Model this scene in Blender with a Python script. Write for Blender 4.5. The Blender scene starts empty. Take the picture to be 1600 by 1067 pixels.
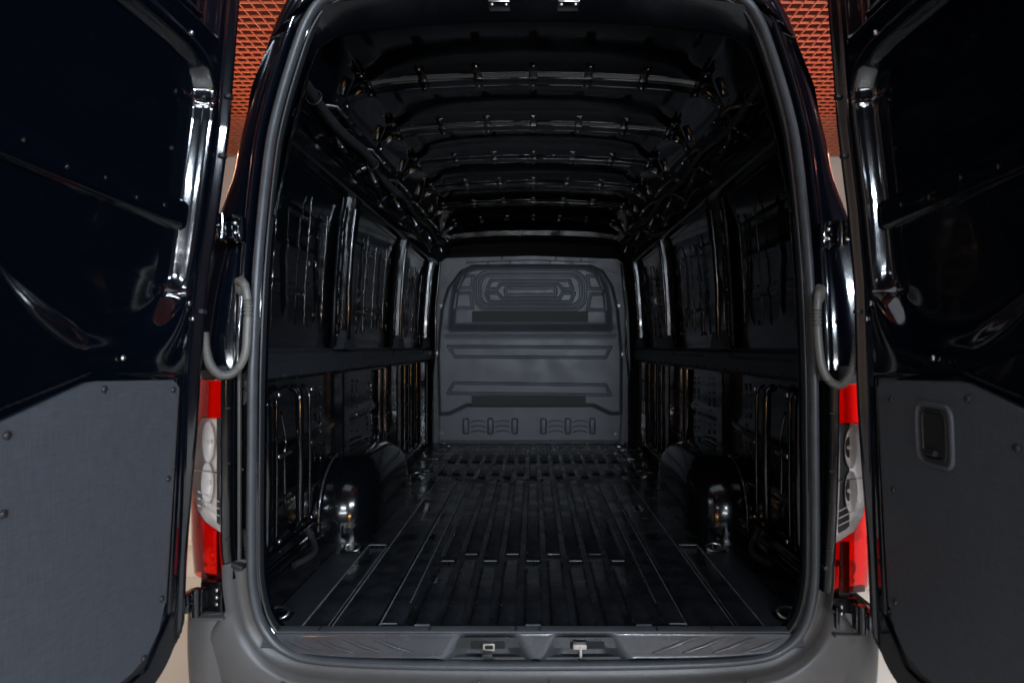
import bpy, bmesh, math, random
import numpy as np
from mathutils import Vector, Matrix
random.seed(7); np.random.seed(7)
C = bpy.context.scene.collection
PI = math.pi
# ------------------------------------------------------------------ camera, world, lamps, exposure
CAMY, CAMZ, F = -1.61, 1.525, 874.0
cam_d = bpy.data.cameras.new('camera'); cam = bpy.data.objects.new('camera', cam_d); C.objects.link(cam)
cam.location = (0, CAMY, CAMZ); cam.rotation_euler = (PI/2, 0, 0)
cam_d.sensor_width = 36; cam_d.lens = 36*F/1600
cam_d.shift_x = -33/1600; cam_d.shift_y = 8.5/1600
cam_d.clip_end = 100; cam_d.clip_start = 0.02
cam_d.dof.use_dof = True; cam_d.dof.focus_distance = 3.4; cam_d.dof.aperture_fstop = 3.5
bpy.context.scene.camera = cam
w = bpy.data.worlds.new('World'); bpy.context.scene.world = w; w.use_nodes = True
w.node_tree.nodes['Background'].inputs[0].default_value = (0.6, 0.7, 1, 1)
w.node_tree.nodes['Background'].inputs[1].default_value = 0.008
vs = bpy.context.scene.view_settings
vs.view_transform = 'Standard'; vs.look = 'None'; vs.gamma = 1; vs.exposure = 0
bpy.context.scene.cycles.use_denoising = True
bpy.context.scene.cycles.max_bounces = 8
bpy.context.scene.cycles.sample_clamp_indirect = 4

def area(name, loc, target, sx, sy, energy, col):
    l = bpy.data.lights.new(name, 'AREA'); l.shape = 'RECTANGLE'; l.size = sx; l.size_y = sy
    l.energy = energy; l.color = col
    o = bpy.data.objects.new(name, l); C.objects.link(o); o.location = loc
    o.rotation_euler = (Vector(target)-Vector(loc)).to_track_quat('-Z', 'Y').to_euler()
    return o
COOL = (0.74, 0.86, 1.0); WARM = (1.0, 0.78, 0.56)
# (x, y, z, long side, energy, colour): strip lamps behind the van; the last is a panel added for door sheen
STRIPS = [(3.6, -4.2, 3.15, 2.4, 400, COOL), (0.75, -6.3, 2.95, 1.3, 260, COOL), (-3.0, -6.6, 3.1, 1.2, 10, COOL), (-0.7, -0.4, 4.3, 3.0, 16, (0.7, 0.84, 1.0))]
# low lamps fixed to the wall behind the camera: (x, z, length, energy, colour)
WALLS = [(0.7, 2.05, 3.6, 125, (0.86, 0.92, 1.0)), (4.2, 1.15, 1.6, 60, (1.0, 0.55, 0.22)), (-3.9, 1.15, 1.4, 30, (1.0, 0.55, 0.22))]
for x, z, L, e, col in WALLS:
    area('wall_light', (x, -7.68, z), (x, 0, z-0.4), L, 0.09, e, col)
SPOTS = [(-1.5, -3.0, 4.1), (1.2, -3.4, 4.1), (-2.9, -1.2, 4.1), (2.9, -1.4, 4.1), (0.1, -5.8, 4.1), (-3.3, 2.6, 4.1), (3.3, 2.8, 4.1), (-3.0, 5.4, 4.1), (3.0, 5.6, 4.1)]
for x, y, z, L, e, col in STRIPS:
    area('strip_light', (x, y, z-0.012), (x*0.2, 1.2, 1.3) if y < -1 else (x, y, 0), L, 0.10 if y < -1 else 2.4, e, col)
for i, (x, y, z) in enumerate(SPOTS):
    l = bpy.data.lights.new('spot_light', 'SPOT'); l.energy = (170 if x > 0 else 30) if y < 2 else 420; l.color = WARM; l.spot_size = 1.6; l.spot_blend = 0.7; l.shadow_soft_size = 0.045
    o = bpy.data.objects.new('spot_light', l); C.objects.link(o); o.location = (x, y, z-0.16)
# cove lamps washing the ceiling grid in orange
area('cove_light', (-3.6, 3.2, 3.5), (-2.4, 3.0, 5.0), 6.0, 0.1, 70, (1.0, 0.48, 0.28))
area('cove_light', (3.6, 3.2, 3.5), (2.4, 3.0, 5.0), 6.0, 0.1, 52, (1.0, 0.36, 0.28))

def wp(px, py, Y):            # measured photograph point at depth Y -> metres
    d = Y - CAMY
    return ((px-833)/F*d, Y, CAMZ-(py-542)/F*d)

# ------------------------------------------------------------------ materials
M = {}
def mat(name, col, rough=0.4, metal=0.0, coat=0.0, spec=0.5, bump=0.0, bscale=40, rvar=0.0, rscale=8, cvar=0.0, cscale=20, emit=None, estr=0, stretch=None, wave=0.0):
    m = bpy.data.materials.new(name); m.use_nodes = True
    nt = m.node_tree; N = nt.nodes; L = nt.links; p = N['Principled BSDF']
    p.inputs['Base Color'].default_value = (*col, 1); p.inputs['Roughness'].default_value = rough
    p.inputs['Metallic'].default_value = metal; p.inputs['Coat Weight'].default_value = coat
    p.inputs['Coat Roughness'].default_value = 0.04; p.inputs['Specular IOR Level'].default_value = spec
    tc = N.new('ShaderNodeTexCoord'); mp = N.new('ShaderNodeMapping'); L.new(tc.outputs['Object'], mp.inputs[0])
    if stretch: mp.inputs['Scale'].default_value = stretch
    def noise(sc, det=4):
        n = N.new('ShaderNodeTexNoise'); n.inputs['Scale'].default_value = sc; n.inputs['Detail'].default_value = det
        L.new(mp.outputs[0], n.inputs['Vector']); return n
    if rvar:
        n = noise(rscale, 8); r = N.new('ShaderNodeMapRange'); r.inputs[1].default_value = 0.35; r.inputs[2].default_value = 0.7
        r.inputs[3].default_value = max(0.02, rough-rvar); r.inputs[4].default_value = rough+rvar
        L.new(n.outputs['Fac'], r.inputs[0]); L.new(r.outputs[0], p.inputs['Roughness'])
    if cvar:
        n = noise(cscale, 8); r = N.new('ShaderNodeMapRange'); r.inputs[1].default_value = 0.3; r.inputs[2].default_value = 0.75
        r.inputs[3].default_value = 1-cvar; r.inputs[4].default_value = 1+cvar; L.new(n.outputs['Fac'], r.inputs[0])
        mx = N.new('ShaderNodeVectorMath'); mx.operation = 'SCALE'; mx.inputs[0].default_value = col
        L.new(r.outputs[0], mx.inputs['Scale']); L.new(mx.outputs[0], p.inputs['Base Color'])
    last = None
    if wave:
        n = noise(3.0, 2); b = N.new('ShaderNodeBump'); b.inputs['Strength'].default_value = wave; b.inputs['Distance'].default_value = 0.05
        L.new(n.outputs['Fac'], b.inputs['Height']); last = b
    if bump:
        n = noise(bscale, 3); b = N.new('ShaderNodeBump'); b.inputs['Strength'].default_value = bump; b.inputs['Distance'].default_value = 0.002
        L.new(n.outputs['Fac'], b.inputs['Height'])
        if last: L.new(last.outputs[0], b.inputs['Normal'])
        last = b
    if last: L.new(last.outputs[0], p.inputs['Normal'])
    if emit: p.inputs['Emission Color'].default_value = (*emit, 1); p.inputs['Emission Strength'].default_value = estr
    M[name] = m; return m
mat('black_paint', (0.0012, 0.0022, 0.0045), 0.10, coat=1, bump=0.03, bscale=300, wave=0.05)
mat('inner_paint', (0.0018, 0.0022, 0.003), 0.17, coat=0.3, spec=0.4, bump=0.10, bscale=260, rvar=0.11, rscale=6, wave=0.035)
mat('arch_paint', (0.0018, 0.0022, 0.003), 0.15, coat=0.25, bump=0.03, bscale=200)
mat('floor_glint', (0.12, 0.13, 0.135), 0.3, coat=0.3, cvar=0.5, cscale=30)  # lighter tone paints the highlights along the floor rib edges
mat('floor_paint', (0.010, 0.011, 0.013), 0.32, coat=0.2, bump=0.15, bscale=60, rvar=0.17, rscale=7, cvar=0.75, cscale=11)
mat('matte_steel', (0.010, 0.012, 0.015), 0.5, bump=0.1, bscale=90, cvar=0.2)
mat('grey_sheet', (0.068, 0.071, 0.076), 0.42, bump=0.12, bscale=60, rvar=0.08, cvar=0.15, cscale=6)
mat('sill_paint', (0.035, 0.037, 0.042), 0.28, coat=0.4, bump=0.1, bscale=60, rvar=0.08, cvar=0.15, cscale=6)
mat('partition_grey', (0.098, 0.101, 0.112), 0.46, bump=0.25, bscale=400, rvar=0.07, cvar=0.08, cscale=5)
mat('grip_grey', (0.045, 0.045, 0.045), 0.8, bump=0.9, bscale=260)
mat('bumper_plastic', (0.062, 0.058, 0.055), 0.36, bump=0.22, bscale=700, rvar=0.05, cvar=0.06)
mat('rubber', (0.044, 0.047, 0.052), 0.38, bump=0.15, bscale=300, cvar=0.15)
mat('hose_plastic', (0.11, 0.105, 0.095), 0.42)
mat('dark_plastic', (0.012, 0.013, 0.014), 0.45, bump=0.1)
mat('black_fabric', (0.004, 0.004, 0.005), 0.9)
mat('steel', (0.42, 0.41, 0.40), 0.28, metal=1, bump=0.1)
mat('zinc', (0.6, 0.58, 0.55), 0.22, metal=1)
mat('reflector', (0.88, 0.85, 0.83), 0.28, metal=0.0, bump=0.3, bscale=90)
mat('lamp_back', (0.80, 0.74, 0.71), 0.35, metal=0.0, bump=0.4, bscale=100)
mat('red_back', (0.85, 0.09, 0.045), 0.25, metal=0.0, bump=0.7, bscale=120)
mat('tyre', (0.012, 0.012, 0.012), 0.75)
mat('sealant', (0.02, 0.021, 0.022), 0.2, coat=0.5)
mat('ceiling_orange', (0.60, 0.165, 0.085), 0.45)
mat('void', (0.05, 0.010, 0.007), 0.9)
mat('wall_beige', (0.66, 0.56, 0.47), 0.8, bump=0.1, cvar=0.05, cscale=3)
mat('wall_dark', (0.06, 0.06, 0.07), 0.8)
mat('tile', (0.55, 0.55, 0.53), 0.22, rvar=0.05, cvar=0.06, cscale=3)
mat('grout', (0.12, 0.105, 0.09), 0.9)
mat('lamp_white', (0.5, 0.5, 0.5), 0.5)
mat('lamp_glow_cool', (0.8, 0.8, 0.8), 0.5, emit=COOL, estr=7)
mat('lamp_glow_warm', (0.8, 0.8, 0.8), 0.5, emit=WARM, estr=30)
def lens(name, col, gl=0.06):
    m = bpy.data.materials.new(name); m.use_nodes = True; nt = m.node_tree; N = nt.nodes; L = nt.links
    N.remove(N['Principled BSDF'])
    t = N.new('ShaderNodeBsdfTransparent'); t.inputs[0].default_value = (*col, 1)
    g = N.new('ShaderNodeBsdfGlossy'); g.inputs['Roughness'].default_value = gl
    f = N.new('ShaderNodeFresnel'); f.inputs[0].default_value = 1.5
    mx = N.new('ShaderNodeMixShader'); L.new(f.outputs[0], mx.inputs[0]); L.new(t.outputs[0], mx.inputs[1]); L.new(g.outputs[0], mx.inputs[2])
    L.new(mx.outputs[0], N['Material Output'].inputs[0]); M[name] = m
lens('red_lens', (0.97, 0.13, 0.08)); lens('clear_lens', (0.93, 0.90, 0.88))
# woven relief for the door boards
m = mat('board_grey', (0.058, 0.064, 0.074), 0.5); nt = m.node_tree; N = nt.nodes; L = nt.links; p = N['Principled BSDF']
tc = N.new('ShaderNodeTexCoord'); hs = []
for scl in ((1, 260, 16), (1, 24, 200)):
    mp = N.new('ShaderNodeMapping'); mp.inputs['Scale'].default_value = scl; L.new(tc.outputs['Object'], mp.inputs[0])
    n = N.new('ShaderNodeTexNoise'); n.inputs['Scale'].default_value = 1.0; n.inputs['Detail'].default_value = 3; L.new(mp.outputs[0], n.inputs[0]); hs.append(n)
ad = N.new('ShaderNodeMath'); L.new(hs[0].outputs[0], ad.inputs[0]); L.new(hs[1].outputs[0], ad.inputs[1])
b = N.new('ShaderNodeBump'); b.inputs['Strength'].default_value = 0.22; b.inputs['Distance'].default_value = 0.002; L.new(ad.outputs[0], b.inputs['Height']); L.new(b.outputs[0], p.inputs['Normal'])
r = N.new('ShaderNodeMapRange'); r.inputs[1].default_value = 0.7; r.inputs[2].default_value = 1.3; r.inputs[3].default_value = 0.82; r.inputs[4].default_value = 1.16
L.new(ad.outputs[0], r.inputs[0]); vm = N.new('ShaderNodeVectorMath'); vm.operation = 'SCALE'; vm.inputs[0].default_value = (0.058, 0.064, 0.074)
L.new(r.outputs[0], vm.inputs['Scale']); L.new(vm.outputs[0], p.inputs['Base Color'])

# ------------------------------------------------------------------ helpers
def link(name, me, m, parent=None, smooth=True, label=None):
    if m: me.materials.clear(); me.materials.append(M[m])
    if smooth:
        me.polygons.foreach_set('use_smooth', [True]*len(me.polygons))
    o = bpy.data.objects.new(name, me); C.objects.link(o)
    if parent: o.parent = parent
    if label: o['label'] = label
    return o
def obj(name, vs_, fs, m, parent=None, smooth=True, label=None):
    me = bpy.data.meshes.new(name); me.from_pydata([tuple(map(float, v)) for v in vs_], [], fs); me.update()
    return link(name, me, m, parent, smooth, label)
def bmobj(name, bm, m, parent=None, smooth=False, label=None):
    bmesh.ops.recalc_face_normals(bm, faces=bm.faces)
    me = bpy.data.meshes.new(name); bm.to_mesh(me); bm.free()
    return link(name, me, m, parent, smooth, label)
def sharp(o, ang=35):
    me = o.data; me.set_sharp_from_angle(angle=math.radians(ang)); return o
def copy_to(o, parent, loc=None, rot=None):
    c = o.copy(); C.objects.link(c); c.parent = parent
    if loc is not None: c.location = loc
    if rot is not None: c.rotation_euler = rot
    return c
def add_box(bm, c, s, bev=0.0, rot=None, seg=2):
    r = bmesh.ops.create_cube(bm, size=1.0); vv = r['verts']
    for v in vv: v.co = Vector((v.co.x*s[0], v.co.y*s[1], v.co.z*s[2]))
    if bev:
        es = list({e for v in vv for e in v.link_edges})
        rr = bmesh.ops.bevel(bm, geom=es, offset=min(bev, min(s)*0.45), segments=seg, affect='EDGES', profile=0.6)
        vv = list({v for f in rr['faces'] for v in f.verts} | {v for v in vv if v.is_valid})
    mt = Matrix.Translation(c) @ (rot if rot else Matrix.Identity(4))
    for v in vv: v.co = mt @ v.co
def box(name, c, s, m, parent=None, bev=0.003, rot=None, label=None):
    bm = bmesh.new(); add_box(bm, c, s, bev, rot)
    return sharp(bmobj(name, bm, m, parent, True, label))
def catmull(P, n=8, closed=False):
    P = [Vector(p) for p in P]; out = []
    k = len(P); rng = range(k if closed else k-1)
    for i in rng:
        g = lambda j: P[j % k] if closed else P[min(max(j, 0), k-1)]
        a, b_, c, d = g(i-1), g(i), g(i+1), g(i+2)
        for t in range(n):
            t /= n
            out.append(0.5*((2*b_)+(c-a)*t+(2*a-5*b_+4*c-d)*t*t+(3*b_-3*c+d-a)*t**3))
    if not closed: out.append(P[-1])
    return out
def frames(path):
    T = []
    for i in range(len(path)):
        a = path[max(i-1, 0)]; b_ = path[min(i+1, len(path)-1)]; T.append((b_-a).normalized())
    up = Vector((0, 0, 1)) if abs(T[0].z) < 0.9 else Vector((1, 0, 0))
    n = (up - T[0]*up.dot(T[0])).normalized(); out = []
    for t in T:
        n = (n - t*n.dot(t)).normalized(); out.append((t, n, t.cross(n)))
    return out
def tube_mesh(bm, path, r, n=8, cap=True):
    path = [Vector(p) for p in path]; fr = frames(path); rings = []
    for i, (p_, (t, a, b_)) in enumerate(zip(path, fr)):
        rr = r(i) if callable(r) else r
        rings.append([bm.verts.new(p_+a*math.cos(2*PI*k/n)*rr+b_*math.sin(2*PI*k/n)*rr) for k in range(n)])
    for A, B in zip(rings, rings[1:]):
        for k in range(n): bm.faces.new((A[k], A[(k+1) % n], B[(k+1) % n], B[k]))
    if cap: bm.faces.new(rings[0][::-1]); bm.faces.new(rings[-1])
def tube(name, path, r, m, parent=None, n=8, label=None):
    bm = bmesh.new(); tube_mesh(bm, path, r, n)
    return sharp(bmobj(name, bm, m, parent, True, label), 60)
def strip_mesh(rows, closed_u=False):
    rows = [list(map(tuple, r)) for r in rows]; n = len(rows[0]); vs_ = [v for r in rows for v in r]; fs = []
    for i in range(len(rows)-1):
        for j in range(n if closed_u else n-1):
            k = (j+1) % n; fs.append((i*n+j, i*n+k, (i+1)*n+k, (i+1)*n+j))
    return vs_, fs
def prism(name, poly, axis_map, t0, t1, m, parent=None, bev=0.0, label=None, hole=None):
    # polygon in (u,v), thickness t; axis_map(u,v,t)->xyz
    bm = bmesh.new(); A = [bm.verts.new(axis_map(u, v, t0)) for u, v in poly]
    f = bm.faces.new(A); r_ = bmesh.ops.extrude_face_region(bm, geom=[f])
    nv = [v for v in r_['geom'] if isinstance(v, bmesh.types.BMVert)]
    tops = {}
    for v, (u, w_) in zip(A, poly): tops[tuple(round(c, 6) for c in v.co)] = axis_map(u, w_, t1)
    for v in nv: v.co = Vector(tops[tuple(round(c, 6) for c in v.co)])
    if bev:
        es = [e for e in bm.edges if e.verts[0] in nv and e.verts[1] in nv]
        bmesh.ops.bevel(bm, geom=es, offset=bev, segments=2, affect='EDGES')
    return sharp(bmobj(name, bm, m, parent, True, label))
def sm(a, b_, x): t = np.clip((x-a)/(b_-a), 0, 1); return t*t*(3-2*t)
def sd_rbox(u, v, cu, cv, hu, hv, r=0.0):
    qx = np.abs(u-cu)-hu+r; qy = np.abs(v-cv)-hv+r
    return np.minimum(np.maximum(qx, qy), 0)+np.hypot(np.maximum(qx, 0), np.maximum(qy, 0))-r
def sd_poly(u, v, P):
    P = np.array(P, float); d = np.full(u.shape, 1e9); s = np.ones(u.shape)
    for i in range(len(P)):
        a = P[i]; b_ = P[i-1]; e = b_-a; wx = u-a[0]; wy = v-a[1]
        t = np.clip((wx*e[0]+wy*e[1])/(e@e), 0, 1); d = np.minimum(d, np.hypot(wx-e[0]*t, wy-e[1]*t))
        c1 = v >= a[1]; c2 = v < b_[1]; c3 = e[0]*wy > e[1]*wx
        s = np.where((c1 & c2 & c3) | (~c1 & ~c2 & ~c3), -s, s)
    return s*d
def field(name, u0, u1, v0, v1, du, hfun, amap, m, parent=None, keep=None, label=None):
    nu = int(round((u1-u0)/du))+1; nv = int(round((v1-v0)/du))+1
    U, V = np.meshgrid(np.linspace(u0, u1, nu), np.linspace(v0, v1, nv)); H = hfun(U, V)
    X, Y, Z = amap(U, V, H); co = np.stack([X, Y, Z], -1).reshape(-1, 3)
    idx = np.arange(nu*nv).reshape(nv, nu); q = np.stack([idx[:-1, :-1], idx[:-1, 1:], idx[1:, 1:], idx[1:, :-1]], -1).reshape(-1, 4)
    if keep is not None:
        K = keep(U, V).reshape(-1); q = q[K[q].all(1)]
        used = np.unique(q); remap = np.full(nu*nv, -1); remap[used] = np.arange(len(used)); co = co[used]; q = remap[q]
    me = bpy.data.meshes.new(name); me.vertices.add(len(co)); me.vertices.foreach_set('co', co.astype(np.float32).ravel())
    me.loops.add(q.size); me.loops.foreach_set('vertex_index', q.astype(np.int32).ravel())
    me.polygons.add(len(q)); me.polygons.foreach_set('loop_start', np.arange(0, q.size, 4, dtype=np.int32)); me.update(calc_edges=True)
    return link(name, me, m, parent, True, label)
def lerp(tab):
    xs = [a for a, _ in tab]; ys = [b_ for _, b_ in tab]
    return lambda z: np.interp(z, xs, ys)

# ------------------------------------------------------------------ the showroom: floor, ceiling, walls
def structure(o): o['kind'] = 'structure'; return o
H = 4.5; WY = 7.3
floor = structure(box('floor', (0, 0.0, -0.06), (14, 17, 0.1), 'grout', bev=0))
tm = None; T = 0.6
for i in range(15):
    for j in range(18):
        x = (i-7)*T; y = -3.6+j*T
        if tm is None:
            tm = box('floor_tile', (0, 0, 0), (T-0.004, T-0.004, 0.012), 'tile', floor, bev=0.0012); tm.location = (x, y, -0.004)
        else: copy_to(tm, floor, (x, y, -0.004))
far = [(-7, 7, -8.4, -3.905), (-7, -4.505, -3.895, 8.4), (4.505, 7, -3.895, 8.4), (-4.495, 4.495, 6.91, 8.4)]
for x0, x1, y0, y1 in far:
    box('tile_field', ((x0+x1)/2, (y0+y1)/2, -0.004), (x1-x0, y1-y0, 0.012), 'tile', floor, bev=0.001)
structure(box('wall', (0, WY+0.1, H/2+0.3), (12.4, 0.2, H+0.8), 'wall_beige', bev=0)).name = 'far_wall'
structure(box('left_wall', (-6.3, 0, H/2+0.3), (0.2, 15.5, H+0.8), 'wall_beige', bev=0))
structure(box('right_wall', (6.3, 0, H/2+0.3), (0.2, 15.5, H+0.8), 'wall_dark', bev=0))
structure(box('back_wall', (0, -7.9, H/2+0.3), (12.4, 0.2, H+0.8), 'wall_dark', bev=0))
ceil = structure(box('ceiling', (0, 0, H+0.95), (12.8, 16, 0.1), 'void', bev=0))
b0 = None
for i in range(100):
    x = (i-49.5)*0.105
    if b0 is None: b0 = box('ceiling_bar', (0, 0, 0), (0.006, 9.9, 0.024), 'ceiling_orange', ceil, bev=0); b0.location = (x, 2.2, H+0.03)
    else: copy_to(b0, ceil, (x, 2.2, H+0.03))
b1 = None
for j in range(96):
    y = -2.7+j*0.103
    if b1 is None: b1 = box('ceiling_bar', (0, 0, 0), (10.6, 0.006, 0.021), 'ceiling_orange', ceil, bev=0); b1.location = (0, y, H+0.03)
    else: copy_to(b1, ceil, (0, y, H+0.03))

def thing(name, label, cat, loc, group=None):
    o = bpy.data.objects.new(name, None); C.objects.link(o); o.location = loc; o['label'] = label; o['category'] = cat
    if group: o['group'] = group
    return o
names = ['right', 'middle', 'left']
for i, (x, y, z, L_, e, col) in enumerate(STRIPS):
    t = thing('strip_lamp', ['long cool white strip lamp hanging behind the van on the right', 'cool white strip lamp hanging in the middle behind the van', 'short dim strip lamp hanging behind the van on the left', 'unseen broad dim panel light added above the rear of the van for sheen on the doors'][i], 'lamp', (x, y, z), 'strip lamps behind the van')
    box('housing', (0, 0, 0.03), (L_+0.06, 0.14 if y < -1 else 2.46, 0.06), 'lamp_white', t)
    for s in (-1, 1): tube('cord', [(s*L_*0.4, 0, 0.06), (s*L_*0.4, 0, H+0.85-z)], 0.004, 'dark_plastic', t)
for i, (x, z, L_, e, col) in enumerate(WALLS):
    t = thing('wall_lamp', ['long white linear lamp fixed across the wall behind the camera', 'low warm linear lamp on the right of the back wall', 'low warm linear lamp on the left of the back wall'][i], 'lamp', (x, -7.8, z), 'linear lamps on the back wall')
    box('housing', (0, 0.055, 0), (L_+0.05, 0.09, 0.12), 'lamp_white', t)
    for q in (-1, 1): box('end_cap', (q*(L_/2+0.035), 0.055, 0), (0.02, 0.10, 0.13), 'dark_plastic', t)
SL = ['round spot lamp %s' % s for s in ('above the left rear of the open van', 'above the right rear of the open van', 'over the floor beside the left open door', 'over the floor beside the right open door', 'farthest behind the camera in the middle', 'beside the left flank of the van', 'beside the right flank of the van', 'near the beige wall left of the van', 'near the beige wall right of the van')]
for i, (x, y, z) in enumerate(SPOTS):
    t = thing('spot_lamp', SL[i], 'lamp', (x, y, z), 'spot lamps under the ceiling grid')
    bm = bmesh.new(); tube_mesh(bm, [(0, 0, -0.14), (0, 0, 0.05)], 0.055, 20, cap=False); bmobj('can', bm, 'lamp_white', t, True)
    tube('bulb', [(0, 0, -0.09), (0, 0, -0.10)], 0.045, 'lamp_glow_warm', t, 20)
    tube('stem', [(0, 0, 0.0), (0, 0, H+0.85-z)], 0.008, 'dark_plastic', t)

# ------------------------------------------------------------------ THE VAN
van = thing('cargo_van', 'black high roof cargo van with both rear doors open and an empty ribbed load floor', 'van', (0, 0, 0))
FZ = 0.70; LEN = 3.27
skin = lerp([(0.60, 0.93), (1.50, 0.93), (2.0, 0.905), (2.3, 0.865), (2.45, 0.81), (2.56, 0.72), (2.63, 0.60), (2.66, 0.45), (2.67, 0)])
# section curve of inner skin, arc from floor edge up over the roof
def sect(off=0.0, n=14):
    pts = [(0.93, FZ-0.02), (0.93, 1.1), (0.93, 1.5), (0.918, 1.8), (0.895, 2.1), (0.86, 2.32), (0.80, 2.47), (0.70, 2.575), (0.55, 2.635), (0.3, 2.66), (0, 2.668)]
    c = catmull([(x, 0, z) for x, z in pts], n)
    return [(p_.x-off*min(1, max(0, (2.7-p_.z)*3)) if False else p_.x, p_.z) for p_ in c]
wallx = lerp([(0.6, 0.93), (1.5, 0.93), (1.8, 0.918), (2.1, 0.895), (2.32, 0.86), (2.47, 0.80)])

# side skins as pressed sheets with swages
def side_skin(s):
    def h(U, V):   # U along Y, V = z
        t = np.zeros_like(U)
        for y in (0.45, 0.75, 1.35, 1.7, 2.35, 2.75):
            t -= 0.006*sm(0.02, 0.008, np.abs(U-y+0.02*np.sin(V*7)))*sm(1.62, 1.7, V)*sm(2.2, 2.1, V)
        for z in (1.75, 1.9, 2.05): t -= 0.004*sm(0.02, 0.008, np.abs(V-z))*sm(0.3, 0.35, U)
        t -= 0.010*sm(0.03, 0.01, np.abs(V-0.95))
        t -= 0.010*sm(0.03, 0.01, np.abs(V-1.18))
        return t+0.0012*np.sin(U*9+V*3)
    def am(U, V, Hh): return s*(np.maximum(wallx(V), 0)+Hh), U, V
    return field('side_panel', 0.10, LEN+0.4, 0.66, 2.47, 0.015, h, am, 'inner_paint', van)
for s in (-1, 1): side_skin(s)
# roof skin
def rh(U, V): return 0.004*np.sin(V*13)+0.0015*np.sin(U*11+V*5)
roofz = lerp([(0, 2.668), (0.3, 2.66), (0.55, 2.635), (0.70, 2.575), (0.76, 2.525), (0.80, 2.47)])
us = []
c = catmull([(-0.80, 0, 2.47), (-0.70, 0, 2.575), (-0.55, 0, 2.635), (-0.3, 0, 2.66), (0, 0, 2.668), (0.3, 0, 2.66), (0.55, 0, 2.635), (0.70, 0, 2.575), (0.80, 0, 2.47)], 10)
rows = []
for k in range(120):
    y = 0.10+k*(LEN+0.3)/119
    rows.append([(p_.x, y, p_.z+0.006*math.sin(y*13)*(1 if abs(p_.x) < 0.6 else 0)) for p_ in c])
obj('roof_panel', *strip_mesh(rows), 'inner_paint', van)

# generic hat-section rib swept along a path lying in a plane; depth direction dvec (inwards), width direction wvec
def hat(name, path, width, depth, m, flange=0.018, parent=van, wvec=(0, 1, 0), dirs=None, bead=True, label=None):
    path = [Vector(p_) for p_ in path]; wv = Vector(wvec); rows = []
    hw = width/2; r = min(0.008, depth*0.3)
    prof = [(-hw-flange, 0), (-hw-r*0.6, 0.0005), (-hw, r*0.5), (-hw+0.006, depth-r), (-hw+0.006+r, depth), (0, depth+0.001), (hw-0.006-r, depth), (hw-0.006, depth-r), (hw, r*0.5), (hw+r*0.6, 0.0005), (hw+flange, 0)]
    for i, p_ in enumerate(path):
        if dirs: dv = Vector(dirs[i])
        else:
            t = (path[min(i+1, len(path)-1)]-path[max(i-1, 0)]).normalized(); dv = t.cross(wv).normalized()
        rows.append([p_+wv*a+dv*(b_+0.003) for a, b_ in prof])
    return sharp(obj(name, *strip_mesh(rows), m, parent, True, label), 28)

# roof bows
BOWS = [0.65, 1.13, 1.61, 2.09, 2.57, 3.12]
stud_me = None
def stud(parent, p_, r=0.009, n_=(0, 0, -1), m='zinc', name='bolt'):
    global stud_me
    if stud_me is None: stud_me = {}
    if m not in stud_me:
        bm = bmesh.new(); bmesh.ops.create_uvsphere(bm, u_segments=8, v_segments=5, radius=1.0)
        for v in bm.verts: v.co.z *= 0.55
        me = bpy.data.meshes.new('bolt'); bm.to_mesh(me); bm.free(); me.materials.append(M[m]); me.polygons.foreach_set('use_smooth', [True]*len(me.polygons)); stud_me[m] = me
    o = bpy.data.objects.new(name, stud_me[m]); C.objects.link(o); o.parent = parent; o.location = p_; o.scale = (r, r, r)
    o.rotation_euler = Vector(n_).to_track_quat('Z', 'Y').to_euler(); return o
TABX = (-0.66, -0.44, -0.22, 0, 0.22, 0.44, 0.66)
bc = catmull([(-0.80, 0, 2.42), (-0.74, 0, 2.53), (-0.62, 0, 2.588), (-0.3, 0, 2.612), (0, 0, 2.618), (0.3, 0, 2.612), (0.62, 0, 2.588), (0.74, 0, 2.53), (0.80, 0, 2.42)], 8)
bz = lerp([(p_.x, p_.z) for p_ in bc])
for bi, y in enumerate(BOWS):
    bow = hat('roof_bow', [(p_.x, y, p_.z) for p_ in bc], 0.072 if bi < 5 else 0.16, 0.020, 'inner_paint', 0.014, wvec=(0, -1, 0), dirs=[Vector((-p_.x*0.6 if abs(p_.x) > 0.6 else 0, 0, -1)).normalized() for p_ in bc])
    for dy in (-0.045, -0.030, 0.030):
        tube('bow_edge', [(p_.x, y+dy, p_.z-(0.006 if dy < -0.04 else 0.0215)) for p_ in bc[10:-10]], 0.0032, 'black_paint', bow, 6)
    for x in TABX:
        z = float(bz(x))
        bm = bmesh.new()
        add_box(bm, (x, y-0.075, z-0.010), (0.034, 0.10, 0.010), 0.003)
        add_box(bm, (x, y-0.040, z-0.012), (0.030, 0.012, 0.026), 0.003)
        add_box(bm, (x, y, z-0.026), (0.036, 0.085, 0.006), 0.0025)
        t = bmobj('roof_tab', bm, 'inner_paint', bow, True); sharp(t)
        stud(bow, (x+0.002, y-0.115, z-0.018), 0.007)
        stud(bow, (x, y+0.02, z-0.030), 0.006)
    for s in (-1, 1):   # gusset brackets at the bow ends
        bm = bmesh.new()
        add_box(bm, (s*0.765, y, 2.46), (0.018, 0.13, 0.16), 0.006, Matrix.Rotation(s*0.75, 4, 'Y'))
        add_box(bm, (s*0.79, y+0.02, 2.38), (0.02, 0.07, 0.12), 0.006, Matrix.Rotation(s*0.3, 4, 'Y'))
        add_box(bm, (s*0.70, y-0.05, 2.515), (0.07, 0.02, 0.03), 0.004, Matrix.Rotation(s*0.6, 4, 'Y'))
        sharp(bmobj('gusset', bm, 'inner_paint', bow, True))
        for k in range(4): stud(bow, (s*(0.735+0.02*k), y-0.045+0.03*k, 2.475-0.03*k), 0.006, (-s, -0.4, -0.6))
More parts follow.
